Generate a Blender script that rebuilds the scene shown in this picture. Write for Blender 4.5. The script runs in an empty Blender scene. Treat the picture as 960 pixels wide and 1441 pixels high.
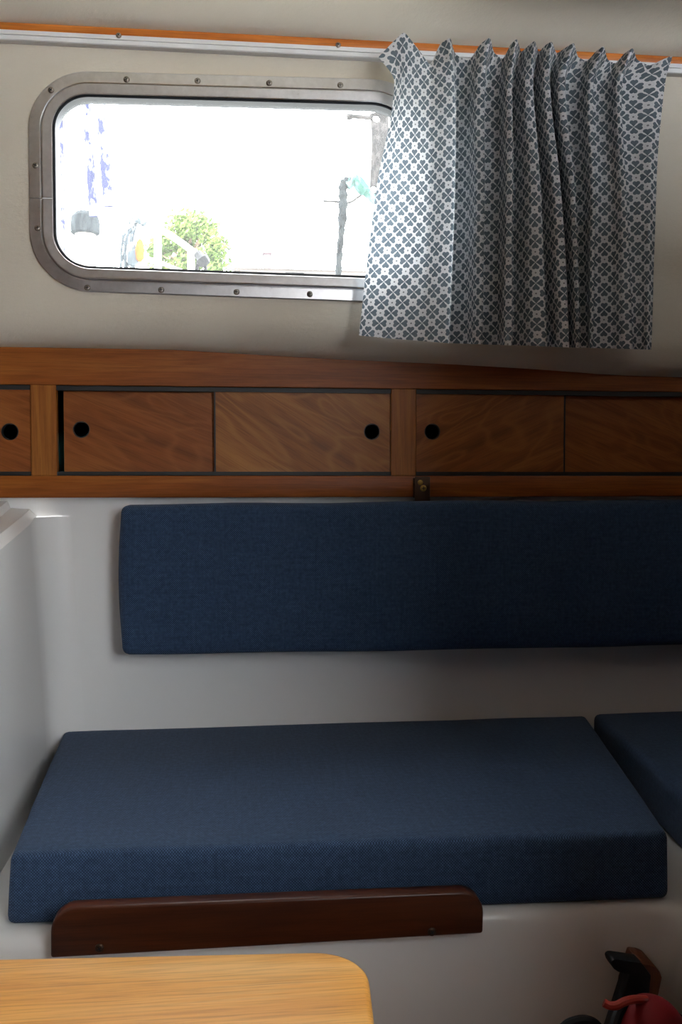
import bpy, bmesh, math, random
from mathutils import Vector, Matrix, noise
random.seed(7)
S = bpy.context.scene
C = S.collection
PI = math.pi
CZ = 0.84                       # camera height over the cabin sole
FPX, PW, PH = 1300.0, 960, 1441
YAW, PITCH = math.radians(6.5), math.radians(2.14)
cF = Vector((math.sin(YAW)*math.cos(PITCH), math.cos(YAW)*math.cos(PITCH), -math.sin(PITCH)))
cR = Vector((math.cos(YAW), -math.sin(YAW), 0))
cU = cR.cross(cF)
CAM = Vector((0, 0, CZ))

def ray(px, py):
    return cF + cR*((px-PW/2)/FPX) + cU*((PH/2-py)/FPX)
def at_y(px, py, Y):
    d = ray(px, py); return CAM + d*(Y/d.y)
def at_z(px, py, z):
    d = ray(px, py); return CAM + d*((z-CZ)/d.z)

# ------------------------------------------------------------------ objects
def tag(o, label=None, cat=None, group=None, kind=None):
    if label: o['label'] = label
    if cat: o['category'] = cat
    if group: o['group'] = group
    if kind: o['kind'] = kind
    return o
def empty(name, loc):
    o = bpy.data.objects.new(name, None); C.objects.link(o)
    o.empty_display_size = .05; o.location = loc
    return o
def wpos(o):
    v = Vector(o.location); p = o.parent
    while p: v = v + Vector(p.location); p = p.parent
    return v
def obj(name, bm, mat, parent=None, smooth=True, angle=35):
    """link bm (world coordinates) as one mesh object, origin at its own base"""
    bmesh.ops.recalc_face_normals(bm, faces=bm.faces)
    lo = Vector([min(v.co[i] for v in bm.verts) for i in range(3)])
    hi = Vector([max(v.co[i] for v in bm.verts) for i in range(3)])
    org = Vector(((lo.x+hi.x)/2, (lo.y+hi.y)/2, lo.z))
    for v in bm.verts: v.co -= org
    me = bpy.data.meshes.new(name); bm.to_mesh(me); bm.free()
    mats = mat if isinstance(mat, (list, tuple)) else [mat]
    for m in mats: me.materials.append(m)
    if smooth:
        me.polygons.foreach_set('use_smooth', [True]*len(me.polygons))
        me.set_sharp_from_angle(angle=math.radians(angle))
    o = bpy.data.objects.new(name, me); C.objects.link(o)
    if parent:
        o.parent = parent; o.location = org - wpos(parent)
    else:
        o.location = org
    return o
def copy_part(src, parent, world):
    o = src.copy(); C.objects.link(o); o.parent = parent
    o.location = Vector(world) - wpos(parent)
    return o

# ------------------------------------------------------------------ shapes
def BM(): return bmesh.new()
def box(bm, x0, x1, y0, y1, z0, z1, bev=0, seg=2):
    t = bmesh.new()
    bmesh.ops.create_cube(t, size=1)
    for v in t.verts:
        v.co = Vector((x0+(v.co.x+.5)*(x1-x0), y0+(v.co.y+.5)*(y1-y0), z0+(v.co.z+.5)*(z1-z0)))
    if bev: bmesh.ops.bevel(t, geom=t.edges[:], offset=bev, segments=seg, affect='EDGES', profile=.5)
    merge(bm, t)
def merge(bm, t, mi=0):
    me = bpy.data.meshes.new('tmp'); t.to_mesh(me); t.free()
    n = len(bm.faces); bm.from_mesh(me); bpy.data.meshes.remove(me)
    if mi:
        bm.faces.ensure_lookup_table()
        for f in bm.faces[n:]: f.material_index = mi
def prism(bm, pts, vec, bev=0, seg=2):
    """closed polygon (3D points) extruded along vec, with bevelled edges"""
    t = bmesh.new()
    a = [t.verts.new(p) for p in pts]; b = [t.verts.new(Vector(p)+Vector(vec)) for p in pts]
    t.faces.new(a); t.faces.new(b[::-1])
    n = len(pts)
    for i in range(n): t.faces.new((a[i], b[i], b[(i+1) % n], a[(i+1) % n]))
    bmesh.ops.recalc_face_normals(t, faces=t.faces)
    if bev:
        ed = [e for e in t.edges if e.calc_face_angle(0) > .5]
        bmesh.ops.bevel(t, geom=ed, offset=bev, segments=seg, affect='EDGES', profile=.5)
    merge(bm, t)
def tube(bm, pts, r, seg=10, caps=True):
    pts = [Vector(p) for p in pts]; n = len(pts)
    rs = r if isinstance(r, (list, tuple)) else [r]*n
    rings = []; up = None
    for i, p in enumerate(pts):
        d = (pts[min(i+1, n-1)] - pts[max(i-1, 0)]).normalized()
        if up is None:
            up = Vector((0, 0, 1)) if abs(d.z) < .9 else Vector((1, 0, 0))
        s = d.cross(up).normalized(); up = s.cross(d).normalized()
        rings.append([bm.verts.new(p + (s*math.cos(2*PI*k/seg) + up*math.sin(2*PI*k/seg))*rs[i]) for k in range(seg)])
    for i in range(n-1):
        for k in range(seg):
            bm.faces.new((rings[i][k], rings[i][(k+1) % seg], rings[i+1][(k+1) % seg], rings[i+1][k]))
    if caps: bm.faces.new(rings[0][::-1]); bm.faces.new(rings[-1])
def smooth_path(pts, n=8):
    pts = [Vector(p) for p in pts]; out = []
    for i in range(len(pts)-1):
        p0 = pts[max(i-1, 0)]; p1 = pts[i]; p2 = pts[i+1]; p3 = pts[min(i+2, len(pts)-1)]
        for k in range(n):
            t = k/n
            out.append(.5*((2*p1) + (p2-p0)*t + (2*p0-5*p1+4*p2-p3)*t*t + (3*p1-p0-3*p2+p3)*t**3))
    out.append(pts[-1]); return out
def lathe(bm, prof, c, axis='z', seg=24):
    c = Vector(c); rings = []
    for r, h in prof:
        ring = []
        for k in range(seg):
            a = 2*PI*k/seg
            if axis == 'z': v = Vector((r*math.cos(a), r*math.sin(a), h))
            elif axis == 'y': v = Vector((r*math.cos(a), h, r*math.sin(a)))
            else: v = Vector((h, r*math.cos(a), r*math.sin(a)))
            ring.append(bm.verts.new(c+v))
        rings.append(ring)
    for i in range(len(rings)-1):
        for k in range(seg):
            bm.faces.new((rings[i][k], rings[i][(k+1) % seg], rings[i+1][(k+1) % seg], rings[i+1][k]))
    bm.faces.new(rings[0]); bm.faces.new(rings[-1])
def grid(bm, rows):
    V = [[bm.verts.new(p) for p in r] for r in rows]
    for i in range(len(V)-1):
        for j in range(len(V[0])-1):
            bm.faces.new((V[i][j], V[i][j+1], V[i+1][j+1], V[i+1][j]))
    return V
def lerp(a, b, t): return a+(b-a)*t
def pw(keys, x):
    if x <= keys[0][0]: return keys[0][1]
    for (a, fa), (b, fb) in zip(keys, keys[1:]):
        if x <= b: return lerp(fa, fb, (x-a)/(b-a))
    return keys[-1][1]
def fill_with_hole(bm, outer, hole):
    vo = [bm.verts.new(p) for p in outer]; vh = [bm.verts.new(p) for p in hole]
    ed = [bm.edges.new((L[i], L[(i+1) % len(L)])) for L in (vo, vh) for i in range(len(L))]
    bmesh.ops.triangle_fill(bm, edges=ed, use_beauty=True)
    return vo, vh

# ------------------------------------------------------------------ materials
def srgb(h):
    h = h.lstrip('#'); out = []
    for i in (0, 2, 4):
        c = int(h[i:i+2], 16)/255
        out.append(c/12.92 if c <= .04045 else ((c+.055)/1.055)**2.4)
    return (*out, 1)
class Mat:
    def __init__(s, name, base='#808080', rough=.5, metal=0, spec=None, coat=0):
        s.m = bpy.data.materials.new(name); s.m.use_nodes = True
        s.t = s.m.node_tree; s.n = s.t.nodes; s.l = s.t.links
        s.b = s.n['Principled BSDF']; s.out = s.n['Material Output']
        s.b.inputs['Base Color'].default_value = srgb(base) if isinstance(base, str) else base
        s.b.inputs['Roughness'].default_value = rough
        s.b.inputs['Metallic'].default_value = metal
        if spec is not None: s.b.inputs['Specular IOR Level'].default_value = spec
        if coat: s.b.inputs['Coat Weight'].default_value = coat; s.b.inputs['Coat Roughness'].default_value = .12
    def nd(s, typ, **kw):
        n = s.n.new(typ)
        for k, v in kw.items():
            if k.startswith('i_'):
                key = k[2:]; key = int(key) if key.isdigit() else key
                n.inputs[key].default_value = v
            else: setattr(n, k, v)
        return n
    def link(s, a, b): s.l.new(a, b)
    def coord(s, which='Object', scale=(1, 1, 1), rot=(0, 0, 0)):
        tc = s.nd('ShaderNodeTexCoord'); mp = s.nd('ShaderNodeMapping')
        if any(rot) and which == 'Object':       # turn first, then stretch
            m0 = s.nd('ShaderNodeMapping'); m0.inputs['Rotation'].default_value = rot
            s.link(tc.outputs[which], m0.inputs['Vector']); s.link(m0.outputs['Vector'], mp.inputs['Vector'])
            mp.inputs['Scale'].default_value = scale; return mp.outputs['Vector']
        mp.inputs['Scale'].default_value = scale; mp.inputs['Rotation'].default_value = rot
        s.link(tc.outputs[which], mp.inputs['Vector']); return mp.outputs['Vector']
    def noise(s, vec, scale, detail=4, rough=.55, dist=0):
        n = s.nd('ShaderNodeTexNoise'); n.inputs['Scale'].default_value = scale
        n.inputs['Detail'].default_value = detail; n.inputs['Roughness'].default_value = rough
        n.inputs['Distortion'].default_value = dist
        s.link(vec, n.inputs['Vector']); return n.outputs['Fac']
    def ramp(s, fac, stops):
        r = s.nd('ShaderNodeValToRGB'); e = r.color_ramp.elements
        while len(e) < len(stops): e.new(.5)
        for i, (p, c) in enumerate(stops):
            e[i].position = p; e[i].color = srgb(c) if isinstance(c, str) else c
        s.link(fac, r.inputs['Fac']); return r.outputs['Color']
    def math(s, op, a, b=None, clamp=False):
        n = s.nd('ShaderNodeMath', operation=op, use_clamp=clamp)
        for i, v in enumerate((a, b)):
            if v is None: continue
            if isinstance(v, (int, float)): n.inputs[i].default_value = v
            else: s.link(v, n.inputs[i])
        return n.outputs[0]
    def mix(s, fac, a, b, mode='MIX'):
        n = s.nd('ShaderNodeMix', data_type='RGBA', blend_type=mode)
        for i, v in ((0, fac), (6, a), (7, b)):
            if isinstance(v, (int, float)): n.inputs[i].default_value = v
            elif isinstance(v, str): n.inputs[i].default_value = srgb(v)
            elif isinstance(v, tuple): n.inputs[i].default_value = v
            else: s.link(v, n.inputs[i])
        return n.outputs[2]
    def bump(s, h, strength=.3, dist=.002):
        n = s.nd('ShaderNodeBump'); n.inputs['Strength'].default_value = strength
        n.inputs['Distance'].default_value = dist
        s.link(h, n.inputs['Height']); s.link(n.outputs['Normal'], s.b.inputs['Normal'])
    def color(s, c): s.link(c, s.b.inputs['Base Color'])

def wood(name, dark, mid, light, axis='x', rough=.38, figure=1.0, rot=0.0, coat=0.0, fine=1.0, ripple=0.0):
    m = Mat(name, mid, rough, spec=.3, coat=coat)
    st = {'x': (1.2, 14, 14), 'z': (14, 14, 1.2), 'y': (14, 1.2, 14)}[axis]
    v = m.coord('Object', st, (0, rot, 0))
    f1 = m.noise(v, 2.2*figure, 5, .6, .6)
    v2 = m.coord('Object', tuple(a*(6 if a > 2 else 2.0) for a in st), (0, rot, 0))
    f2 = m.noise(v2, 6*fine, 3, .7)
    c = m.ramp(f1, [(.28, dark), (.5, mid), (.72, light)])
    p = m.ramp(f2, [(.35, (.55, .5, .48, 1)), (.55, (1, 1, 1, 1))])
    c = m.mix(.55, c, p, 'MULTIPLY')
    if ripple:
        v3 = m.coord('Object', (2.2, 1, 8.0), (0, rot, 0))
        g = m.noise(v3, 1.6, 2, .5, .5)
        w = m.math('SINE', m.math('MULTIPLY', g, 62.0))
        w = m.math('POWER', m.math('ADD', m.math('MULTIPLY', w, .5), .5), 3.0)
        c = m.mix(m.math('MULTIPLY', w, ripple), c, light)
    m.color(c); m.bump(f2, .12, .001)
    return m.m

def fabric(name, dark, light, pitch):
    m = Mat(name, dark, .85, spec=.18)
    m.b.inputs['Sheen Weight'].default_value = .05
    m.b.inputs['Sheen Roughness'].default_value = .5
    v = m.coord('UV', (1/pitch,)*3)
    sx = m.nd('ShaderNodeSeparateXYZ'); m.link(v, sx.inputs[0])
    a = m.math('SINE', m.math('MULTIPLY', sx.outputs[0], 2*PI)); b = m.math('SINE', m.math('MULTIPLY', sx.outputs[1], 2*PI))
    w = m.math('ADD', m.math('MULTIPLY', m.math('MULTIPLY', a, b), .5), .5)
    n = m.noise(m.coord('UV', (1, 1, 1)), 150, 3, .7)
    tv = m.noise(m.coord('UV', (14, 260, 1)), 1.0, 3, .7); th = m.noise(m.coord('UV', (260, 14, 1)), 1.0, 3, .7)
    k = m.math('MULTIPLY', m.math('POWER', w, 1.6), m.math('ADD', m.math('MULTIPLY', n, 1.2), -.1), True)
    k = m.math('MULTIPLY', k, m.math('MULTIPLY', m.math('ADD', tv, .5), m.math('ADD', th, .5)), True)
    m.color(m.mix(k, dark, light)); m.bump(w, .5, .0012)
    return m.m

def vinyl(name, base):
    m = Mat(name, base, .55, spec=.35)
    v = m.coord('Object', (1, 1, 1))
    n1 = m.noise(v, 3.0, 4, .6); n2 = m.noise(m.coord('Object', (1, 1, 2.2), (0, .35, 0)), 90, 4, .7)
    n3 = m.noise(v, 14, 2, .5)
    c = m.mix(m.ramp(n1, [(.35, (0, 0, 0, 1)), (.65, (1, 1, 1, 1))]), base, tuple(x*.93 for x in srgb(base)[:3])+(1,))
    m.color(c); m.bump(m.math('ADD', n2, m.math('MULTIPLY', n3, 1.5)), .28, .003)
    return m.m

def gelcoat(name, base, rough=.22):
    m = Mat(name, base, rough, spec=.5)
    n = m.noise(m.coord('Object'), 2.5, 3, .5)
    m.color(m.mix(m.math('MULTIPLY', n, .25), base, '#cbc8c1'))
    m.bump(m.noise(m.coord('Object'), 9, 2, .4), .06, .004)
    return m.m

def metal(name, base, rough, stretch=(1, 1, 1), sc=40):
    m = Mat(name, base, rough, 1.0)
    n = m.noise(m.coord('Object', stretch), sc, 4, .7)
    m.link(m.math('ADD', m.math('MULTIPLY', n, .25), rough-.1), m.b.inputs['Roughness'])
    m.color(m.ramp(n, [(.3, tuple(x*.85 for x in srgb(base)[:3])+(1,)), (.7, srgb(base))]))
    m.bump(n, .08, .0008)
    return m.m

def plain(name, base, rough=.5, metallic=0, var=.12, sc=30):
    m = Mat(name, base, rough, metallic, spec=(.1 if rough >= .9 else (.2 if rough > .5 else None)))
    n = m.noise(m.coord('Object'), sc, 3, .6)
    b = srgb(base)
    m.color(m.ramp(n, [(.3, tuple(x*(1-var) for x in b[:3])+(1,)), (.7, tuple(min(1, x*(1+var)) for x in b[:3])+(1,))]))
    m.bump(n, .1, .001)
    return m.m

M = {}
M['teak_rail'] = wood('mahogany_rail', '#743a12', '#8e4d1a', '#a36427', 'x', .42)
M['teak_stile'] = wood('mahogany_stile', '#7b441a', '#975c24', '#aa6f30', 'z', .42)
M['door_a'] = wood('door_veneer_leaning', '#6d3916', '#86491d', '#9c602d', 'x', .42, .8, math.radians(-22), ripple=.34)
M['door_b'] = wood('door_veneer_waving', '#774620', '#905929', '#aa733b', 'x', .42, .8, math.radians(-32), ripple=.45)
M['door_c'] = wood('door_veneer_rising', '#6e3b18', '#874d22', '#a36834', 'x', .42, .8, math.radians(24), ripple=.42)
M['dark_wood'] = wood('dark_mahogany', '#2f140b', '#44200f', '#582c17', 'x', .33)
M['block_wood'] = wood('brown_block_wood', '#4a2512', '#63341b', '#7a4626', 'z', .5)
M['table'] = wood('varnished_table_wood', '#cf873a', '#ecab55', '#f7c77f', 'x', .3, .9, coat=.4)
M['orange_wood'] = wood('orange_varnished_strip', '#a8561c', '#c9762c', '#dc9145', 'x', .35)
M['navy'] = fabric('navy_weave', '#1a2a41', '#5c789e', .0033)
M['vinyl'] = vinyl('cream_vinyl', '#d9d1c1')
M['gel'] = gelcoat('white_gelcoat', '#e8e8e7')
M['alu'] = metal('brushed_window_alloy', '#d2d0d0', .3, (6, 6, 6), 12)
M['rail'] = plain('white_rail_alloy', '#ebecec', .35, 0, .03)
M['steel'] = metal('screw_steel', '#9b948c', .35)
M['rubber'] = plain('black_rubber', '#15181c', .6)
M['track'] = plain('black_track_plastic', '#17191b', .5)
M['bronze'] = metal('aged_bronze', '#4a3a30', .45, (1, 1, 1), 90)
M['brass'] = metal('worn_brass', '#a98a4a', .4, (1, 1, 1), 90)
M['inside'] = plain('dark_locker_inside', '#2a221c', .9)
M['blackp'] = plain('matt_black', '#0e0f11', .55)
M['red'] = plain('red_paint', '#6e0c12', .62)
M['orange_red'] = plain('orange_red_plastic', '#96291a', .45)
M['floor'] = wood('cabin_sole_boards', '#5a3a20', '#77502f', '#8d6440', 'x', .5)
M['teal'] = plain('teal_cloth', '#3f7f8b', .9)
M['deck'] = plain('pale_deck', '#d8d8d4', .6)
M['white_wire'] = plain('white_coated_wire', '#e8e8e4', .4)

def curtain_mat():
    m = Mat('clover_print_cotton', '#e4e7e9', .85, spec=.15)
    P = .0228                                    # lattice pitch
    th = math.radians(45)
    v = m.coord('UV', (1/P, 1/P, 1), (0, 0, th))
    fr = m.nd('ShaderNodeVectorMath', operation='FRACTION'); m.link(v, fr.inputs[0])
    sb = m.nd('ShaderNodeVectorMath', operation='SUBTRACT'); m.link(fr.outputs[0], sb.inputs[0]); sb.inputs[1].default_value = (.5, .5, 0)
    # the leaves point along cloth up/down and left/right: turn the cell back by 45 degrees
    vr = m.nd('ShaderNodeVectorRotate', rotation_type='Z_AXIS'); m.link(sb.outputs[0], vr.inputs['Vector']); vr.inputs['Angle'].default_value = -th
    sx = m.nd('ShaderNodeSeparateXYZ'); m.link(vr.outputs[0], sx.inputs[0])
    ax = m.math('ABSOLUTE', sx.outputs[0]); ay = m.math('ABSOLUTE', sx.outputs[1])
    x = m.math('MAXIMUM', ax, ay); y = m.math('MINIMUM', ax, ay)
    dx = m.math('SUBTRACT', x, .345); dy = m.math('SUBTRACT', y, .108)
    d = m.math('SQRT', m.math('ADD', m.math('MULTIPLY', dx, dx), m.math('MULTIPLY', dy, dy)))
    lobe = m.math('LESS_THAN', d, .128)
    wedge = m.math('MULTIPLY', m.math('LESS_THAN', y, m.math('SUBTRACT', m.math('MULTIPLY', x, .72), .012)), m.math('LESS_THAN', x, .35))
    leaf = m.math('MULTIPLY', m.math('MAXIMUM', lobe, wedge), m.math('GREATER_THAN', m.math('SUBTRACT', m.math('MULTIPLY', x, .95), y), .012))
    # small ring flower in the cell corner
    ab = m.nd('ShaderNodeVectorMath', operation='ABSOLUTE'); m.link(sb.outputs[0], ab.inputs[0])
    sc = m.nd('ShaderNodeVectorMath', operation='SUBTRACT'); m.link(ab.outputs[0], sc.inputs[0]); sc.inputs[1].default_value = (.5, .5, 0)
    ln = m.nd('ShaderNodeVectorMath', operation='LENGTH'); m.link(sc.outputs[0], ln.inputs[0])
    r = ln.outputs['Value']
    dot = m.math('LESS_THAN', r, .065)
    ring = m.math('MULTIPLY', m.math('GREATER_THAN', r, .15), m.math('LESS_THAN', r, .175))
    n = m.noise(m.coord('UV'), 60, 3, .6)
    leafc = m.ramp(n, [(.3, '#5b6771'), (.7, '#6e7a83')])
    col = m.mix(m.math('MULTIPLY', ring, .18), '#e6e8ea', '#7f8d96')
    col = m.mix(dot, col, '#8a8f93'); col = m.mix(leaf, col, leafc)
    m.color(col)
    w = m.noise(m.coord('UV', (1, 1, 1)), 900, 2, .6)
    m.bump(w, .25, .0006)
    tr = m.nd('ShaderNodeBsdfTranslucent'); m.link(col, tr.inputs['Color'])
    mx = m.nd('ShaderNodeMixShader'); mx.inputs[0].default_value = .24
    m.link(m.b.outputs[0], mx.inputs[1]); m.link(tr.outputs[0], mx.inputs[2]); m.link(mx.outputs[0], m.out.inputs['Surface'])
    return m.m
M['curtain'] = curtain_mat()

def glass_mat():
    m = Mat('dusty_pane', '#ffffff', .05)
    tr = m.nd('ShaderNodeBsdfTransparent'); tr.inputs['Color'].default_value = (.97, .98, .98, 1)
    gl = m.nd('ShaderNodeBsdfGlossy'); gl.inputs['Roughness'].default_value = .03
    dt = m.nd('ShaderNodeBsdfTranslucent'); dt.inputs['Color'].default_value = (.95, .97, 1, 1)
    fr = m.nd('ShaderNodeFresnel'); fr.inputs['IOR'].default_value = 1.45
    dust = m.noise(m.coord('Object'), 60, 5, .75)
    dk = m.math('ADD', m.math('MULTIPLY', dust, .02), GLASS_DUST)
    a = m.nd('ShaderNodeMixShader'); m.link(dk, a.inputs[0]); m.link(tr.outputs[0], a.inputs[1]); m.link(dt.outputs[0], a.inputs[2])
    b = m.nd('ShaderNodeMixShader'); m.link(m.math('MULTIPLY', fr.outputs[0], .8), b.inputs[0]); m.link(a.outputs[0], b.inputs[1]); m.link(gl.outputs[0], b.inputs[2])
    m.link(b.outputs[0], m.out.inputs['Surface'])
    return m.m
GLASS_DUST = .012
M['glass'] = glass_mat()

def fleck_mat(name, a, b, sc, thr):
    m = Mat(name, a, .9, spec=.05)
    n = m.noise(m.coord('Object', (1, 1, .45)), sc, 3, .7)
    m.color(m.ramp(n, [(thr-.04, a), (thr+.04, b)])); m.bump(n, .3, .003)
    return m.m

def struct(name, bm, mat, label=None, parent=None, smooth=True):
    o = obj(name, bm, mat, parent, smooth)
    if parent is None: tag(o, label, None, None, 'structure')
    return o

# ------------------------------------------------------------------ planes of the place
YW, YF, YL = 1.50, 1.55, 1.565           # lining with the window, locker front, moulded liner
ZSEAT = CZ - .42; ZBASE = CZ - .50
XR, XLW, YB = 2.30, -1.30, -1.20         # right bulkhead, left end, opposite side
ZCEIL = at_y(480, 57, 1.49).z+.052

# ---- window opening in the upper wall
WX0 = at_y(41.5, 250, 1.50).x; WX1 = .336
_t = [at_y(180, 103.5, 1.50), at_y(480, 111.5, 1.50)]; _b = [at_y(140, 411.5, 1.50), at_y(500, 424.5, 1.50)]
def _on(l, x): return l[0].z+(l[1].z-l[0].z)*(x-l[0].x)/(l[1].x-l[0].x)
WZ1 = _on(_t, 0); WZ0 = _on(_b, 0)           # the window is a little taller at its right end
def wshear(p):
    k = (p.z-WZ0)/(WZ1-WZ0); p.z = _on(_b, p.x)*(1-k)+_on(_t, p.x)*k; return p
WR = .118; WRL = .092
def rrect(t, Y, n=14, start_left=None):
    """rounded rectangle inset by t; starts on the left side, runs up and clockwise"""
    x0, x1, z0, z1 = WX0+t, WX1-t, WZ0+t, WZ1-t; rl, rr = WRL-t, WR-t
    pts = []
    for r, cx, cz, a0 in ((rl, x0+rl, z1-rl, PI), (rr, x1-rr, z1-rr, PI/2), (rr, x1-rr, z0+rr, 0), (rl, x0+rl, z0+rl, -PI/2)):
        for k in range(n+1):
            a = a0 - (PI/2)*k/n
            pts.append(wshear(Vector((cx+r*math.cos(a), Y, cz+r*math.sin(a)))))
    return pts

# lower edge of the lining = upper edge of the locker front (falls towards the right)
FT = [(-200, 487), (0, 488), (240, 492), (480, 506), (640, 513), (760, 520), (860, 528), (960, 531), (1100, 535)]
FTK = []
for px, py in FT:
    p = at_y(px, py, YF); FTK.append((p.x, p.z))
FTK = [(XLW-.1, FTK[0][1])] + FTK + [(XR+.1, FTK[-1][1]-.01)]
def ft(x): return pw(FTK, x)

bm = BM()
xs = [XLW + (XR-XLW)*i/60 for i in range(61)]
prof = [(0, .058), (.001, .048), (.005, .034), (.012, .021), (.022, .010), (.035, .003), (.05, 0.0), (.075, -.004)]
rows = [[Vector((x, YW+dy, ft(x)+dz)) for x in xs] for dy, dz in prof]
V = grid(bm, rows)
top = [V[0][0], V[0][-1]]
hole = [bm.verts.new(p) for p in rrect(.016, YW)]
ul = bm.verts.new((XLW, YW, ZCEIL)); ur = bm.verts.new((XR, YW, ZCEIL))
loop = V[0] + [ur, ul]
ed = []
for L in (loop, hole):
    for i in range(len(L)):
        a, b = L[i], L[(i+1) % len(L)]
        e = bm.edges.get((a, b)) or bm.edges.new((a, b)); ed.append(e)
bmesh.ops.triangle_fill(bm, edges=ed, use_beauty=True)
# depth of the wall: reveal of the opening and an outer skin
hb = [bm.verts.new(v.co + Vector((0, .028, 0))) for v in hole]
for i in range(len(hole)):
    j = (i+1) % len(hole); bm.faces.new((hole[i], hole[j], hb[j], hb[i]))
oo = [bm.verts.new((x, YW+.028, z)) for x, z in ((XLW, ft(XLW)+.03), (XR, ft(XR)+.03), (XR, ZCEIL), (XLW, ZCEIL))]
ed = [bm.edges.get((L[i], L[(i+1) % len(L)])) or bm.edges.new((L[i], L[(i+1) % len(L)])) for L in (hb, oo) for i in range(len(L))]
bmesh.ops.triangle_fill(bm, edges=ed, use_beauty=True)
struct('wall_back_upper', bm, M['vinyl'], 'cream padded vinyl cabin side around the window')

# ---- ceiling with a coved edge, one hatch opening
HX0, HX1, HY0, HY1 = .55, 1.05, -.95, -.55
bm = BM()
ZS = at_y(480, 57, YW-.01).z
cov = [(YW+.002, ZS+.001), (YW-.010, ZS+.003), (YW-.022, ZS+.010), (YW-.036, ZS+.022), (YW-.05, ZS+.034), (YW-.08, ZS+.044), (YW-.12, ZS+.049), (YW-.18, ZCEIL)]
grid(bm, [[Vector((x, y, z)) for x in (XLW, -.8, 0, .8, XR)] for y, z in cov])
fill_with_hole(bm, [(XLW, YW-.18, ZCEIL), (XR, YW-.18, ZCEIL), (XR, YB, ZCEIL), (XLW, YB, ZCEIL)],
               [(HX0, HY0, ZCEIL), (HX1, HY0, ZCEIL), (HX1, HY1, ZCEIL), (HX0, HY1, ZCEIL)])
grid(bm, [[Vector((x, y, ZCEIL+.001)) for x in (XLW-.1, XR+.1)] for y in (YW-.181, YW+.05)])
struct('ceiling', bm, M['vinyl'], 'cream vinyl lined cabin ceiling')

# ---- floor
bm = BM(); box(bm, XLW, XR, YB, YF+.4, -.03, 0)
struct('floor', bm, M['floor'], 'wooden cabin sole')

# ---- opposite side with a window opening, left end with the companionway, right bulkhead
OW = (.60, 2.25, CZ+.12, CZ+.70)
bm = BM()
fill_with_hole(bm, [(XLW, YB, 0), (XR, YB, 0), (XR, YB, ZCEIL), (XLW, YB, ZCEIL)],
               [(OW[0], YB, OW[2]), (OW[1], YB, OW[2]), (OW[1], YB, OW[3]), (OW[0], YB, OW[3])])
r = bmesh.ops.extrude_face_region(bm, geom=bm.faces[:])
bmesh.ops.translate(bm, vec=(0, -.03, 0), verts=[e for e in r['geom'] if isinstance(e, bmesh.types.BMVert)])
struct('wall_front', bm, M['dark_wood'], 'dark wooden cabin side behind the camera', smooth=False)
bm = BM(); box(bm, XLW-.03, XLW, YB, YF+.4, 0, ZCEIL)
struct('wall_left', bm, M['dark_wood'], 'dark wooden left end of the cabin', smooth=False)
bm = BM(); box(bm, XR, XR+.03, YB, YF+.4, 0, ZCEIL)
struct('wall_right', bm, M['dark_wood'], 'dark wooden bulkhead at the right end of the cabin', smooth=False)
bm = BM(); prism(bm, [(.13, .24, 0), (XR, .24, 0), (XR, .24, CZ+.52), (.50, .24, CZ+.52), (.47, .24, CZ+.48), (.47, .24, CZ-.17), (.44, .24, CZ-.20), (.13, .24, CZ-.20)], (0, .03, 0))  # unseen stepped panel, added to keep light off the right and the seat front
struct('light_blocker', bm, M['dark_wood'], 'unseen dark wooden blocker added to shade the right of the cabin', smooth=False)

# ---- moulded white liner: left panel, rounded corner, back wall
ZLT = at_y(300, 700, YF).z                # underside of the locker front
def xl(z): return pw([(0, -.27), (ZBASE, -.299), (ZSEAT, -.301), (CZ-.06, -.322), (CZ, -.325)], z)
def ztop(y): return pw([(-.2, CZ-.29), (1.287, CZ-.101), (YL, CZ-.064)], y)
bm = BM()
R = .05
rows = []
for k in range(9):
    t = k/8
    row = []
    for y in (.70, .82, .95, 1.1, 1.25, 1.38, YL-R-.02):
        z = lerp(0.0, ztop(y), t); row.append(Vector((xl(z), y, z)))
    zc = lerp(0.0, ztop(YL), t)
    for a in range(1, 9):
        th = PI/2*a/8
        row.append(Vector((xl(zc)+R-R*math.cos(th), YL-R+R*math.sin(th), zc)))
    rows.append(row)
V = grid(bm, rows)
# bevel and sloping ledge on top of the left panel
n = 7
e1 = [bm.verts.new((V[-1][i].co.x-.012, V[-1][i].co.y, V[-1][i].co.z+.012)) for i in range(n)]
e1.append(bm.verts.new((xl(CZ)-.012, YL, ztop(YL)+.012)))
e2 = [bm.verts.new((v.co.x-.03, v.co.y, v.co.z+.002)) for v in e1]
e2b = [bm.verts.new((v.co.x-.004, v.co.y, v.co.z+.012)) for v in e2]
e3 = [bm.verts.new((-1.0, v.co.y, v.co.z+.012)) for v in e2]
T = V[-1][:n] + [bm.verts.new((xl(CZ), YL, ztop(YL)))]
for A, B in ((T, e1), (e1, e2), (e2, e2b), (e2b, e3)):
    for i in range(n): bm.faces.new((A[i], A[i+1], B[i+1], B[i]))
# outer end of the ledge unit (faces the left and the camera)
f0 = [T[0], e1[0], e2[0], e2b[0], e3[0]]
fb = [bm.verts.new((v.co.x, v.co.y, 0)) for v in f0]
for i in range(4): bm.faces.new((f0[i], f0[i+1], fb[i+1], fb[i]))
bmesh.ops.remove_doubles(bm, verts=bm.verts[:], dist=.0008)
struct('wall_left_lower', bm, M['gel'], 'glossy white moulded end panel with sloping ledge left of the settee')
bm = BM()
grid(bm, [[Vector((x, YL, z)) for x in (xl(z)+R-.001, .2, .6, XR)] for z in (0, ZSEAT-.1, ZSEAT, ZSEAT+.15, ztop(YL))])
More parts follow.
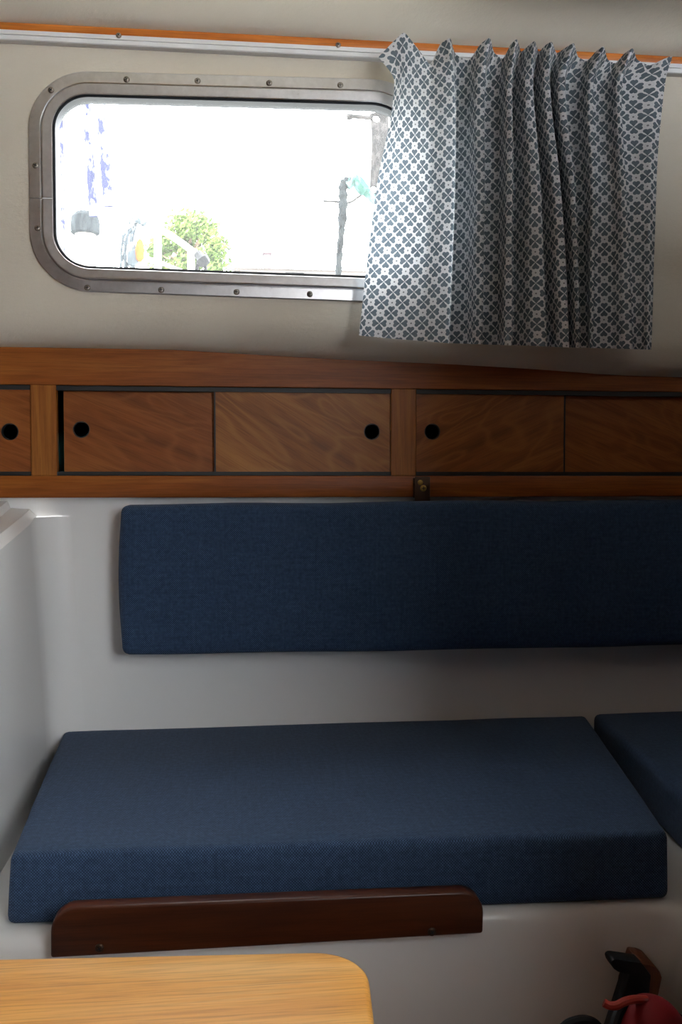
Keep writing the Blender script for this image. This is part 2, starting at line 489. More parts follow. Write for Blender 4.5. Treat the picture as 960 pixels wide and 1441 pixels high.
# upper strip of the back wall with its little rolled lip under the locker front
xa, xb = XLW, XR
strip = [(YL, ztop(YL)), (YL, ZLT-.012), (YL-.003, ZLT-.006), (YL-.007, ZLT-.002), (YL-.012, ZLT+.001), (YL+.01, ZLT+.002)]
grid(bm, [[Vector((x, y, z)) for x in (xa, xl(CZ-.06)+R-.001, .2, .6, xb)] for y, z in strip])
bmesh.ops.remove_doubles(bm, verts=bm.verts[:], dist=.0008)
struct('wall_back_lower', bm, M['gel'], 'glossy white moulded liner behind the settee')

# ---- seat base (moulded) with right-hand return and filleted inner corner
YBASE = 1.022; XBASE = .505; r_ = .035
bm = BM()
path = [(-.33, YBASE-.004), (-.2, YBASE-.002), (0, YBASE), (.25, YBASE), (XBASE-r_, YBASE)]
for a in range(1, 8):
    th = PI/2*a/8
    path.append((XBASE-r_+r_*math.sin(th), YBASE-r_+r_*math.cos(th)))
path += [(XBASE, YBASE-r_), (XBASE-.002, .7), (XBASE-.004, .35)]
nrm = []
for i in range(len(path)):
    a = Vector(path[max(i-1, 0)]); b = Vector(path[min(i+1, len(path)-1)]); d = (b-a).normalized()
    nrm.append(Vector((-d.y, d.x)))       # into the base (away from the room)
lvl = [(.0, 0.0), (.0, ZBASE-.03), (.001, ZBASE-.016), (.005, ZBASE-.006), (.012, ZBASE-.001), (.022, ZBASE)]
rows = [[Vector((p[0]+n_.x*o, p[1]+n_.y*o, z)) for p, n_ in zip(path, nrm)] for o, z in lvl]
V = grid(bm, rows)
topv = V[-1]
bk = [bm.verts.new((XR, .35, ZBASE)), bm.verts.new((XR, YL, ZBASE)), bm.verts.new((-.33, YL, ZBASE))]
bm.faces.new(list(topv) + bk)
ends = [bm.verts.new((XR, .35, 0))]
bm.faces.new([V[k][-1] for k in range(len(V))][::-1] + [ends[0], bk[0]])
o = struct('trim_1', bm, M['gel'], 'white moulded base under the settee cushions')

# ------------------------------------------------------------------ window
w = empty('window_1', ((WX0+WX1)/2, YW, WZ0)); tag(w, 'rounded alloy framed cabin window', kind='structure')
zs = at_y(62, 281, YW).z
def ring_pts(t, Y, gap=.0006):
    p = rrect(t, Y)
    return [Vector((WX0+t, Y, zs+gap))] + p + [Vector((WX0+t, Y, zs-gap))]
bm = BM()
prof = [(0, .0), (0, .0040), (.0010, .0050), (.0170, .0056), (.0180, .0050), (.0183, .0020), (.0196, .0020), (.0198, .0072),
        (.0208, .0082), (.0222, .0086), (.0352, .0078), (.0366, .0066), (.037, .002), (.037, -.022)]
rows = [ring_pts(t, YW-h) for t, h in prof]
V = grid(bm, rows)
for s in (0, -1):
    bm.faces.new([r_[s] for r_ in V] + [bm.verts.new((V[0][s].co.x+.02, YW+.005, V[0][s].co.z))])
obj('frame', bm, M['alu'], w, angle=14)
bm = BM()
rows = [r_ + [r_[0]] for r_ in (rrect(.0365, YW-.001), rrect(.0365, YW-.0055), rrect(.038, YW-.0065), rrect(.0405, YW-.005), rrect(.0415, YW+.004), rrect(.0415, YW+.02))]
grid(bm, rows); bmesh.ops.remove_doubles(bm, verts=bm.verts[:], dist=1e-5)
obj('gasket', bm, M['rubber'], w)
bm = BM()
a = [bm.verts.new(p) for p in rrect(.039, YW+.010)]; b = [bm.verts.new(p+Vector((0, .004, 0))) for p in rrect(.039, YW+.010)]
bm.faces.new(a)
obj('pane', bm, M['glass'], w, smooth=False)
def screw_bm(c, r, h=.002, ang=.6):
    bm = BM()
    lathe(bm, [(r*1.0, 0), (r*1.0, -h*.35), (r*.85, -h*.75), (r*.55, -h), (r*.0001+1e-5, -h*1.05)], c, 'y', 16)
    # cross recess standing dark as two short bars let into the head
    t = BM()
    for a in (ang, ang+PI/2):
        d = Vector((math.cos(a), 0, math.sin(a))); n = Vector((-d.z, 0, d.x))
        c0 = Vector(c) + Vector((0, -h*1.08, 0))
        prism(t, [c0+d*r*.55+n*r*.11, c0-d*r*.55+n*r*.11, c0-d*r*.55-n*r*.11, c0+d*r*.55-n*r*.11], (0, h*.5, 0))
    merge(bm, t, 1)
    return bm
SCR = [(72, 127), (178, 112), (278, 114), (379, 117), (479, 120), (50, 233), (53, 321), (123, 405), (227, 408), (333, 411), (436, 414)]
for i, (px, py) in enumerate(SCR):
    c = at_y(px, py, YW-.0052)
    obj('screw', screw_bm(c, .0048, .0026, random.random()*PI), [M['steel'], M['rubber']], w)

# ------------------------------------------------------------------ wood strip and curtain rail
def zline(p0, p1, Y, x):
    a, b = at_y(*p0, Y), at_y(*p1, Y); return lerp(a.z, b.z, (x-a.x)/(b.x-a.x))
bm = BM()
ys = YW-.010
X0, X1 = XLW, XR
q = lambda x: (zline((0, 34), (960, 82), ys, x), zline((0, 41.5), (960, 90.5), ys, x))
prism(bm, [(X0, ys, q(X0)[1]), (X1, ys, q(X1)[1]), (X1, ys, q(X1)[0]+.004), (X0, ys, q(X0)[0]+.004)], (0, .0095, 0), .0015)
struct('trim_2', bm, M['orange_wood'], 'orange varnished wood strip under the ceiling')
rl = empty('curtain_rail', (0, YW, CZ+.69)); tag(rl, 'white metal curtain rail screwed along the top of the wall above the window', 'curtain rail')
yr = YW-.011
zt_ = lambda x: zline((0, 41), (960, 90), yr, x); zb_ = lambda x: zline((0, 56.5), (960, 104.5), yr, x)
bm = BM()
secs = [(0, 1.0, .0108), (0, 1.0, .0), (0, .93, -.002), (0, .56, -.002), (0, .52, .0015), (0, .48, .0015), (0, .44, -.003), (0, .08, -.003), (0, 0, -.001), (0, 0, .0108)]
bmrows = []
for x in (X0, -.6, -.3, 0, .3, .6, X1):
    z1, z0 = zt_(x), zb_(x)
    bmrows.append([Vector((x, yr+dy, lerp(z0, z1, t))) for _, t, dy in secs])
V = grid(bm, bmrows); bm.faces.new(V[0]); bm.faces.new(V[-1][::-1])
for i in range(len(V)-1): bm.faces.new((V[i][0], V[i][-1], V[i+1][-1], V[i+1][0]))
obj('channel', bm, M['rail'], rl, angle=25)
for px, py in ((167, 50), (476, 63.5)):
    obj('screw', screw_bm(at_y(px, py, yr-.003), .0042, .003, .9), [M['steel'], M['rubber']], rl)
# small eyelet on the lining
bm = BM(); lathe(bm, [(.0026, 0), (.0055, 0), (.0055, -.0012), (.0042, -.0018), (.003, -.0012), (.0026, 0)], at_y(503, 79, YW), 'y', 20)
tag(obj('stud', bm, M['vinyl']), 'tiny cream round stud on the lining just under the rail left of the curtain', 'stud')

# ------------------------------------------------------------------ curtain
YC = 1.444
# column: px x at four heights, forward offset at four heights, py of the top edge
COL = [
 ('e', (533, 555, 529, 505), (0.004, 0.006, 0.010, 0.012), 80),
 ('s', (552, 561, 540, 515), (0.024, 0.014, 0.012, 0.012), 60),
 ('r', (569, 568, 556, 535), (0.034, 0.016, 0.012, 0.010), 44),
 ('s', (588, 585, 580, 560), (0.016, 0.014, 0.012, 0.012), 68),
 ('d', (606, 606, 604, 590), (0.002, 0.016, 0.016, 0.018), 93),
 ('s', (619, 626, 624, 613), (0.016, 0.029, 0.031, 0.031), 62),
 ('r', (634, 641, 641, 633), (0.040, 0.036, 0.038, 0.038), 52),
 ('v', (640, 640, 638, 630), (-0.006, -0.020, -0.024, -0.024), 76),
 ('d', (660, 660, 658, 655), (-0.006, -0.008, -0.010, -0.012), 87),
 ('s', (676, 670, 670, 668), (0.020, 0.029, 0.029, 0.029), 62),
 ('r', (690, 683, 683, 680), (0.038, 0.036, 0.036, 0.036), 52),
 ('v', (695, 682, 680, 677), (-0.006, -0.020, -0.024, -0.024), 74),
 ('d', (708, 703, 703, 700), (-0.004, -0.008, -0.012, -0.014), 84),
 ('s', (719, 713, 713, 710), (0.020, 0.029, 0.029, 0.029), 62),
 ('r', (728, 722, 723, 722), (0.038, 0.036, 0.036, 0.036), 54),
 ('v', (733, 721, 720, 719), (-0.006, -0.020, -0.022, -0.022), 74),
 ('s', (744, 738, 746, 749), (0.018, 0.029, 0.027, 0.025), 64),
 ('r', (753, 751, 762, 771), (0.038, 0.036, 0.034, 0.032), 57),
 ('v', (758, 750, 759, 768), (-0.004, -0.018, -0.020, -0.020), 74),
 ('s', (767, 764, 778, 790), (0.018, 0.029, 0.027, 0.025), 64),
 ('r', (777, 774, 791, 803), (0.038, 0.036, 0.034, 0.032), 58),
 ('v', (783, 773, 788, 800), (-0.004, -0.018, -0.020, -0.016), 76),
 ('s', (798, 784, 802, 811), (0.020, 0.029, 0.027, 0.023), 66),
 ('r', (808, 796, 810, 817), (0.038, 0.036, 0.034, 0.030), 60),
 ('v', (813, 795, 807, 814), (-0.006, -0.018, -0.020, -0.020), 80),
 ('d', (826, 815, 822, 828), (-0.004, -0.006, -0.006, -0.006), 87),
 ('s', (839, 827, 831, 830), (0.020, 0.027, 0.025, 0.025), 72),
 ('r', (850, 836, 839, 835), (0.038, 0.034, 0.032, 0.032), 64),
 ('v', (855, 835, 836, 832), (-0.004, -0.014, -0.016, -0.020), 84),
 ('d', (866, 856, 860, 860), (0.000, -0.004, -0.004, -0.006), 90),
 ('s', (879, 867, 873, 878), (0.020, 0.025, 0.019, 0.019), 75),
 ('r', (891, 876, 882, 892), (0.038, 0.032, 0.026, 0.026), 67),
 ('v', (896, 875, 879, 889), (0.000, -0.006, -0.006, -0.014), 84),
 ('d', (914, 898, 902, 904), (0.000, 0.000, 0.004, -0.002), 93),
 ('s', (932, 921, 915, 911), (0.014, 0.012, 0.014, 0.012), 84),
 ('e', (947, 936, 924, 917), (0.014, 0.010, 0.006, 0.006), 78),
]
BOT = [(500, 472), (570, 478), (633, 483), (722, 486), (810, 489), (920, 492)]
NR = 60
def quad_interp(vals, ys_, y):
    return pw(list(zip(ys_, vals)), y)
def catrow(vals, sub):
    out = []
    n = len(vals)
    for i in range(n-1):
        for k in range(sub):
            t = k/sub; out.append(lerp(vals[i], vals[i+1], t))
    out.append(vals[-1]); return out
def hermite(keys, y):
    # smooth interpolation over four key heights
    ks = [k for k, _ in keys]; vs = [v for _, v in keys]
    if y <= ks[0]: return vs[0]
    for i in range(len(ks)-1):
        if y <= ks[i+1]:
            h = ks[i+1]-ks[i]; t = (y-ks[i])/h
            m0 = (vs[i+1]-vs[max(i-1, 0)])/(ks[i+1]-ks[max(i-1, 0)]); m1 = (vs[min(i+2, len(vs)-1)]-vs[i])/(ks[min(i+2, len(vs)-1)]-ks[i])
            return (2*t**3-3*t*t+1)*vs[i] + (t**3-2*t*t+t)*h*m0 + (-2*t**3+3*t*t)*vs[i+1] + (t**3-t*t)*h*m1
    return vs[-1]
SUB = 5
P3 = []
for r_ in range(NR+1):
    s = r_/NR
    xs_, ds_, ys_ = [], [], []
    for kind, X, D, yt in COL:
        yb = pw(BOT, X[3])
        y = lerp(yt, yb, s**1.0)
        # flow the uneven top edge into level threads a little lower
        k1 = 115
        keys = ((yt, X[0]), (k1, X[1]), (270, X[2]), (yb, X[3]))
        kd = ((yt, D[0]), (k1, D[1]), (270, D[2]), (yb, D[3]))
        xs_.append(hermite(keys, y)); ds_.append(hermite(kd, y)); ys_.append(y)
    xs_, ds_, ys_ = catrow(xs_, SUB), catrow(ds_, SUB), catrow(ys_, SUB)
    for _ in range(1):                       # soften the creases
        for arr in (xs_, ds_, ys_):
            b = arr[:]
            for i in range(1, len(arr)-1): arr[i] = .25*b[i-1]+.5*b[i]+.25*b[i+1]
    row = []
    for x, d, y in zip(xs_, ds_, ys_):
        p = at_y(x, y, YC-d)
        wob = noise.noise(Vector((p.x*16, p.z*7, 3.1)))*.004*min(1, s*3+.2)
        gath = math.sin(p.x*420)*.0012*math.exp(-((y-112)/10)**2)
        p.y += wob + gath
        row.append(p)
    P3.append(row)
bm = BM()
V = grid(bm, P3)
uvl = bm.loops.layers.uv.new('UVMap')
nc = len(P3[0]); mid = int(NR*.55)
# thread lengths give the print its true scale inside the folds
U = [0]*nc
for j in range(1, nc):
    L = [(P3[k][j]-P3[k][j-1]).length for k in (int(NR*.35), mid, int(NR*.75), NR)]
    U[j] = U[j-1] + sum(L)/len(L)
uvof = {}
for i in range(NR+1):
    for j in range(nc):
        uvof[V[i][j]] = (U[j], P3[i][j].z - .10*(U[j]-.5)*0)
for f in bm.faces:
    for lp in f.loops: lp[uvl].uv = uvof[lp.vert]
cu = obj('curtain', bm, M['curtain'], None, angle=180)
tag(cu, 'short grey clover print curtain with pinched pleats over the right end of the window', 'curtain')
for k, (kind, X, D, yt) in enumerate(COL):
    if kind in 'r':
        a = at_y(X[0]*.4+X[1]*.6-3, 96, YC-.016); bm = BM()
        zr = zb_(a.x)+.006
        tube(bm, smooth_path([(a.x, a.y+.004, a.z-.004), (a.x, a.y+.012, a.z-.008), (a.x, YW-.02, zr-.008), (a.x, YW-.0135, zr)], 4), .0014, 6)
        obj('hook', bm, M['rail'], cu)

# ------------------------------------------------------------------ locker front with sliding doors
lk = empty('locker', (0, YF, ZLT)); tag(lk, 'long mahogany locker front with sliding doors and finger holes under the window', 'locker')
def zpx(py, px, Y=YF): return at_y(px, py, Y).z
def xpx(px, py, Y=YF): return at_y(px, py, Y).x
TH = .018
z_ot = lambda x: zline((80, 543), (550, 547), YF, x)      # top of the openings
z_ob = zpx(669.5, 320)
ztopo = (z_ot(xpx(80, 543))+z_ot(xpx(960, 552)))/2
bm = BM()
up = [(x, YF, ft(x)+.012) for x in [XLW]+[i*.1 for i in range(-7, 12)]+[XR]]
prism(bm, [(XLW, YF, ztopo), (XR, YF, ztopo)] + up[::-1], (0, TH, 0), .0012, 1)
obj('top_rail', bm, M['teak_rail'], lk)
bm = BM(); box(bm, XLW, XR, YF, YF+TH, ZLT, z_ob, .0015)
obj('bottom_rail', bm, M['teak_rail'], lk)
ST = [(43, 79.5), (550.5, 586)]
sx_ = []
for a, b in ST:
    xa, xb = xpx(a, 608), xpx(b, 608); sx_ += [xa, xb]
    bm = BM(); box(bm, xa, xb, YF, YF+TH, z_ob-.0004, ztopo+.0004, .0012, 1); obj('stile', bm, M['teak_stile'], lk)
xe = XR-.06
OP = [(XLW+.02, sx_[0]), (sx_[1], sx_[2]), (sx_[3], xe)]
bm = BM(); box(bm, xe, XR, YF, YF+TH, z_ob-.0004, ztopo+.0004, .0012, 1); obj('stile', bm, M['teak_stile'], lk)
for xa, xb in OP:
    for z0, z1 in ((ztopo-.0078, ztopo+.0005), (z_ob-.0005, z_ob+.0068)):
        bm = BM(); lip = .0022
        box(bm, xa, xb, YF+.0025, YF+.005, z0, z1)              # front lip of the channel
        box(bm, xa, xb, YF+.0135, YF+.0155, z0, z1); box(bm, xa, xb, YF+.024, YF+.026, z0, z1)
        zz = z1-.0015 if z0 > CZ+.09 else z0
        box(bm, xa, xb, YF+.0025, YF+.026, zz, zz+.0015)
        obj('track', bm, M['track'], lk)
def door(x0, x1, hole_px, front, mat, hole_py=606, strip=None):
    y0 = YF+.0055 if front else YF+.016
    z0, z1 = z_ob+.002, ztopo-.003
    bm = BM(); r = .0138
    outer = [(x0, y0, z0), (x1, y0, z0), (x1, y0, z1), (x0, y0, z1)]
    if hole_px is not None:
        c = at_y(hole_px, hole_py, y0)
        hl = [(c.x+r*math.cos(2*PI*k/32), y0, c.z+r*math.sin(2*PI*k/32)) for k in range(32)]
        fill_with_hole(bm, outer, hl)
        rr = bmesh.ops.extrude_face_region(bm, geom=bm.faces[:])
        bmesh.ops.translate(bm, vec=(0, .0075, 0), verts=[e for e in rr['geom'] if isinstance(e, bmesh.types.BMVert)])
    else:
        prism(bm, outer, (0, .0075, 0), .0008, 1)
    d = obj('door', bm, mat, lk, angle=30)
    if strip is not None:  # black strip stands in for the shadow line along the door edge
        bm = BM(); box(bm, strip+.0004, strip+.0028, y0-.0006, y0+.0079, z0, z1); obj('shadow_strip', bm, M['track'], d)
    if hole_px is not None:
        bm = BM()
        lathe_pts = [(r, -.0004), (r-.0002, -.001), (r-.0016, -.001), (r-.0018, .009), (r, .009), (r, -.0004)]
        t = []
        for rr_, h in lathe_pts:
            t.append([Vector((c.x+rr_*math.cos(2*PI*k/32), y0+h, c.z+rr_*math.sin(2*PI*k/32))) for k in range(33)])
        grid(bm, t); obj('finger_hole', bm, M['track'], d)
    return d
door(-.75, sx_[0]-.0005, 14, True, M['door_a'], 607.5)
door(xpx(90, 608, YF+.016), xpx(318, 608), 114.5, False, M['door_a'], 604.5)
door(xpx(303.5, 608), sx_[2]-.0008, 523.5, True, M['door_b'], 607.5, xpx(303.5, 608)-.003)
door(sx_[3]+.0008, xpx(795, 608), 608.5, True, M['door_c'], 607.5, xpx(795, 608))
door(xpx(780, 608), xe-.001, None, False, M['door_a'])
# body of the locker
bm = BM()
YK = YF+.32
box(bm, XLW, XR, YK, YK+.01, ZLT-.01, CZ+.2)
box(bm, XLW, XR, YF+TH, YK, ZLT+.004, ZLT+.014)
box(bm, XLW, XR, YF+TH+.012, YK, CZ+.165, CZ+.175)
for x in ((sx_[0]+sx_[1])/2, (sx_[2]+sx_[3])/2): box(bm, x-.006, x+.006, YF+.03, YK, ZLT+.012, CZ+.166)
obj('carcass', bm, M['inside'], lk, smooth=False)
# folded cloths that peep through the finger holes and the open gap
def cloth_roll(x0, x1, y, z, r, mat):
    bm = BM()
    pts = [(lerp(x0, x1, t), y+.004*math.sin(t*9), z+.003*math.sin(t*7)) for t in [i/10 for i in range(11)]]
    tube(bm, pts, [r*(.9+.1*math.sin(i*2.1)) for i in range(11)], 14)
    return obj('rolled_cloth', bm, mat)
zc_ = ZLT+.0145
tag(cloth_roll(-.305, -.13, YF+.10, zc_+.05, .05, M['teal']), 'teal rolled cloth inside the locker behind the open gap of the middle doors', 'cloth')
tag(cloth_roll(-.56, -.40, YF+.09, zc_+.045, .045, plain('pale_blue_cloth', '#8fa5bd', .9)), 'pale blue rolled cloth inside the locker behind the leftmost finger hole', 'cloth')

# ------------------------------------------------------------------ cushions
def cushion(corners, name, label, r=.014, bulge=.006, nu=28, nv=10, nw=18, seed=0, seam=True):
    """corners: bottom 4 (x0y0, x1y0, x1y1, x0y1) then top 4"""
    c = [Vector(p) for p in corners]
    hx = ((c[1]-c[0]).length+(c[2]-c[3]).length)/4; hy = ((c[3]-c[0]).length+(c[2]-c[1]).length)/4; hz = (c[4]-c[0]).length/2
    t = BM()
    bmesh.ops.create_cube(t, size=2)
    # split every side into a fine grid
    for ax, n in ((0, nu), (1, nw), (2, nv)):
        H = (hx, hy, hz)[ax]; m_ = 1-r/H
        cuts = [-m_] + [lerp(-m_, m_, k/n) for k in range(1, n)] + [m_] + [-1+(1-m_)*.45, 1-(1-m_)*.45]
        for cu_ in cuts:
            no = Vector((0, 0, 0)); no[ax] = 1
            bmesh.ops.bisect_plane(t, geom=t.verts[:]+t.edges[:]+t.faces[:], plane_co=no*cu_, plane_no=no)
    uv = t.loops.layers.uv.new('UVMap')
    pos = {}
    for v in t.verts:
        p = Vector((v.co.x*hx, v.co.y*hy, v.co.z*hz)); q = Vector([max(-(h-r), min(h-r, a)) for a, h in zip(p, (hx, hy, hz))])
        d = p-q
        if d.length > 1e-7:
            dn = d.normalized()
            e = q + dn*r
        else: e = p
        u_, v_, w_ = e.x/hx, e.y/hy, e.z/hz
        f = (1-u_*u_*.999), (1-v_*v_*.999), (1-w_*w_*.999)
        bl = Vector((u_*f[1]*f[2], v_*f[0]*f[2], w_*f[0]**.5*f[1]**.5)) * bulge
        e2 = e + bl
        u_, v_, w_ = e2.x/hx*.5+.5, e2.y/hy*.5+.5, e2.z/hz*.5+.5
        b0 = c[0]*(1-u_)*(1-v_)+c[1]*u_*(1-v_)+c[2]*u_*v_+c[3]*(1-u_)*v_
        b1 = c[4]*(1-u_)*(1-v_)+c[5]*u_*(1-v_)+c[6]*u_*v_+c[7]*(1-u_)*v_
        P = b0*(1-w_)+b1*w_
        k = noise.noise(P*7+Vector((seed, 0, 0)))*.0022
        pos[v] = P + Vector((0, -k, k))
    for f in t.faces:
        n = f.normal; ax = max(range(3), key=lambda i: abs(n[i]))
        for lp in f.loops:
            P = pos[lp.vert]
            lp[uv].uv = (P.x, P.z) if ax == 1 else ((P.x, P.y) if ax == 2 else (P.y, P.z))
    for v, P in pos.items(): v.co = P
    o = obj(name, t, M['navy'], None, angle=180)
    return tag(o, label, 'cushion')
# backrest, hung flat on the liner
ybf, ybb = 1.492, YL-.014
tl = at_y(170, 713, ybf); bl_ = at_y(172, 922, ybf)
zt0, zb0 = tl.z, bl_.z
xbr = XR-.05
cushion([(bl_.x, ybf, zb0), (xbr, ybf, zb0+.004), (xbr, ybb, zb0+.004), (bl_.x, ybb, zb0),
         (tl.x, ybf, zt0), (xbr, ybf, zt0-.001), (xbr, ybb, zt0-.001), (tl.x, ybb, zt0)],
        'backrest_cushion', 'long flat navy woven backrest cushion hanging on the white wall below the locker', r=.010, bulge=.008, nu=44, nw=4, nv=14, seed=3)
# seat
a = at_z(89, 1029, ZSEAT); b = at_z(832, 1011, ZSEAT); c_ = at_z(941, 1172, ZSEAT); d_ = at_z(14, 1203, ZSEAT)
yfr = (c_.y+d_.y)/2
import sys; print('SEAT', a, b, c_, d_, file=sys.stderr)
zb = ZBASE+.001
yk = YL-.004
cushion([(d_.x-.004, d_.y-.004, zb), (c_.x, c_.y-.004, zb), (b.x, yk, zb), (a.x, yk, zb),
         (d_.x, d_.y, ZSEAT), (c_.x, c_.y, ZSEAT), (b.x, yk, ZSEAT), (a.x, yk, ZSEAT)],
        'seat_cushion', 'large navy woven seat cushion on the white settee base below the backrest', r=.009, bulge=.004, nu=40, nw=22, nv=6, seed=11)
g = .012
cushion([(c_.x+g, .40, zb), (XR-.03, .40, zb), (XR-.03, yk, zb), (b.x+g, yk, zb),
         (c_.x+g, .40, ZSEAT+.004), (XR-.03, .40, ZSEAT+.004), (XR-.03, yk, ZSEAT+.004), (b.x+g, yk, ZSEAT+.004)],
        'seat_cushion', 'dark navy seat cushion in the shaded corner right of the large seat cushion', r=.012, bulge=.003, nu=24, nw=24, nv=6, seed=21)

# ------------------------------------------------------------------ fiddle board on the seat front
yfb = YBASE-.022
fb = empty('leeboard', at_y(375, 1330, yfb)); tag(fb, 'dark wooden board with rounded upper corners screwed along the settee front', 'board')
p_bl = at_y(71, 1349, yfb); p_br = at_y(680, 1314, yfb); p_tl = at_y(71, 1279, yfb); p_tr = at_y(682, 1254, yfb)
def rounded_board(bl, br, tr, tl, r):
    pts = [bl, br]
    for cor, px_, nx in ((tr, br, tl), (tl, tr, bl)):
        u = (px_-cor).normalized(); v = (nx-cor).normalized()
        for k in range(9):
            a_ = PI/2*k/8
            pts.append(cor + u*r*(1-math.sin(a_)) + v*r*(1-math.cos(a_)))
    return pts
bm = BM()
prism(bm, rounded_board(p_bl, p_br, p_tr, p_tl, .026), (0, YBASE-yfb-.001, 0), .003, 3)
obj('plank', bm, M['dark_wood'], fb)
for px, py in ((140, 1334), (608, 1311)):
    obj('screw', screw_bm(at_y(px, py, yfb), .0048, .002, .5), [M['bronze'], M['rubber']], fb)

# ------------------------------------------------------------------ bracket that holds the backrest
bx = at_y(595, 690, YF-.02)
br = empty('bracket', (bx.x, YF-.02, bx.z-.02)); tag(br, 'small bronze catch plate on the locker bottom rail above the backrest cushion', 'catch')
xa, xb = at_y(584, 690, YF-.022).x, at_y(605.5, 690, YF-.022).x
z1, z0 = at_y(595, 670.5, YF-.022).z, at_y(595, 707, YF-.022).z
bm = BM()
box(bm, xa, xb, YF-.022, YF-.0195, z0, z1, .0008)
obj('front_plate', bm, M['bronze'], br)
bm = BM(); box(bm, xa+.002, xb-.002, YF-.0195, YF, z1-.012, z1-.003, .0006)
box(bm, xa+.001, xb-.001, YF-.003, YF-.0002, z1-.036, z1-.002, .0006)
obj('back_plate', bm, M['bronze'], br)
bm = BM(); box(bm, xa+.0005, xb-.0005, YF-.0195, YF-.004, z0+.0005, z0+.004, .0006); obj('foot_tab', bm, M['bronze'], br)
cpt = at_y(596, 687, YF-.022)
obj('screw', screw_bm(cpt, .0055, .002, .1), [M['brass'], M['rubber']], br)
bm = BM(); lathe(bm, [(.0045, 0), (.0045, -.0015), (.003, -.0024), (1e-5, -.0025)], at_y(591.5, 679, YF-.022), 'y', 14); obj('rivet', bm, M['brass'], br)

# ------------------------------------------------------------------ table
ZT = CZ-.300
tb = empty('table', (-.3, .35, 0)); tag(tb, 'varnished light wood table with a rounded corner in the left foreground', 'table')
P_l = at_z(0, 1347, ZT); P_c = at_z(515, 1336, ZT); P_r = at_z(528, 1441, ZT)
ux = (P_c-P_l).normalized(); 
far_r = P_c; nr = (P_r-far_r).normalized()
far_l = P_l - ux*.62
near_r = far_r + nr*.62; near_l = far_l + Vector((-.0, -.62, 0))
rad = .034
pts = []
def corner(pv, cor, nx, r):
    u = (pv-cor).normalized(); v = (nx-cor).normalized()
    return [cor + u*r*(1-math.sin(PI/2*k/12)) + v*r*(1-math.cos(PI/2*k/12)) for k in range(13)]
quad = [far_l, far_r, near_r, near_l]
for i in range(4): pts += corner(quad[i-1], quad[i], quad[(i+1) % 4], rad)
bm = BM(); prism(bm, pts, (0, 0, -.022), .004, 3)
obj('tabletop', bm, M['table'], tb)
cx = (far_l+near_r)/2
bm = BM()
lathe(bm, [(.045, .03), (.032, .05), (.030, ZT-.10), (.034, ZT-.06), (.09, ZT-.023), (.09, ZT-.022)], (cx.x, cx.y, 0), 'z', 28)
obj('pedestal', bm, M['dark_wood'], tb)
bm = BM(); lathe(bm, [(.13, 0), (.13, .012), (.11, .022), (.05, .032), (.045, .032)], (cx.x, cx.y, 0), 'z', 32)
obj('foot', bm, M['dark_wood'], tb)

# ------------------------------------------------------------------ dark corner at the lower right
yh = .96
hk = empty('hook_bracket', at_y(905, 1420, yh)); tag(hk, 'black hooked plate on a brown wooden block in the dark lower right corner', 'bracket')
poly = [(860.5, 1355), (861.5, 1352), (865, 1350), (870, 1350), (903, 1355), (908, 1361), (917, 1373), (903, 1500), (845, 1500), (886, 1372), (880, 1370.5), (871, 1368.5), (865, 1364.5), (862, 1360)]
bm = BM(); prism(bm, [at_y(x, y, yh) for x, y in poly], (0, .02, 0), .0015); obj('hook_plate', bm, M['blackp'], hk)
poly = [(903, 1356), (915, 1357.5), (924, 1361), (930, 1369), (933, 1376), (908, 1500), (880, 1500), (890, 1400)]
bm = BM(); prism(bm, [at_y(x, y, yh+.0201) for x, y in poly], (0, YBASE-yh-.021, 0), .003, 2); obj('block', bm, M['block_wood'], hk)
yc = .88
topc = at_y(913, 1404, yc)
cc = at_y(916, 1441, yc)
can = empty('canister', (cc.x, yc, 0)); tag(can, 'small red domed canister with a lever standing in the dark lower right corner', 'canister')
Rr = .040; zt2 = topc.z
prof = [(Rr*.96, .004), (Rr, .012), (Rr, zt2-.052)]
for k in range(1, 11):
    a_ = PI/2*k/10; prof.append((max(Rr*math.cos(a_), 1e-4), zt2-.052+.052*math.sin(a_)))
bm = BM(); lathe(bm, [(Rr*.9, 0)]+prof, (cc.x, yc, 0), 'z', 36); obj('body', bm, M['red'], can)
# collar band around the dome's left, lever handle
bm = BM()
ring = smooth_path([at_y(889, 1409, yc+.012), at_y(879, 1415, yc+.008), at_y(871, 1425, yc+.004), at_y(866, 1438, yc), at_y(864, 1455, yc)], 5)
tube(bm, ring, .006, 10); obj('collar', bm, M['blackp'], can)
bm = BM()
lv = [at_y(850, 1411, yc-.004), at_y(858, 1415, yc-.006), at_y(868, 1415, yc-.008), at_y(878, 1410, yc-.008), at_y(893, 1406.5, yc-.004), at_y(910, 1407, yc)]
tube(bm, smooth_path(lv, 5), .0042, 10); obj('lever', bm, M['orange_red'], can)
bm = BM()
hs = [at_y(770, 1520, .93), at_y(790, 1455, .93), at_y(812, 1438.5, .93), at_y(836, 1442, .93), at_y(858, 1470, .93), at_y(890, 1500, .94), at_y(925, 1470, .94), at_y(944, 1436, .93), at_y(957, 1437, .92), at_y(972, 1470, .91), at_y(975, 1540, .90)]
hs = [hs[0]*1] + hs; hs[0].z = .012; hs.append(hs[-1].copy()); hs[-1].z = .012
tube(bm, smooth_path(hs, 8), .0065, 10)
tag(obj('hose', bm, M['blackp']), 'thin black hose looping behind the red canister', 'hose')

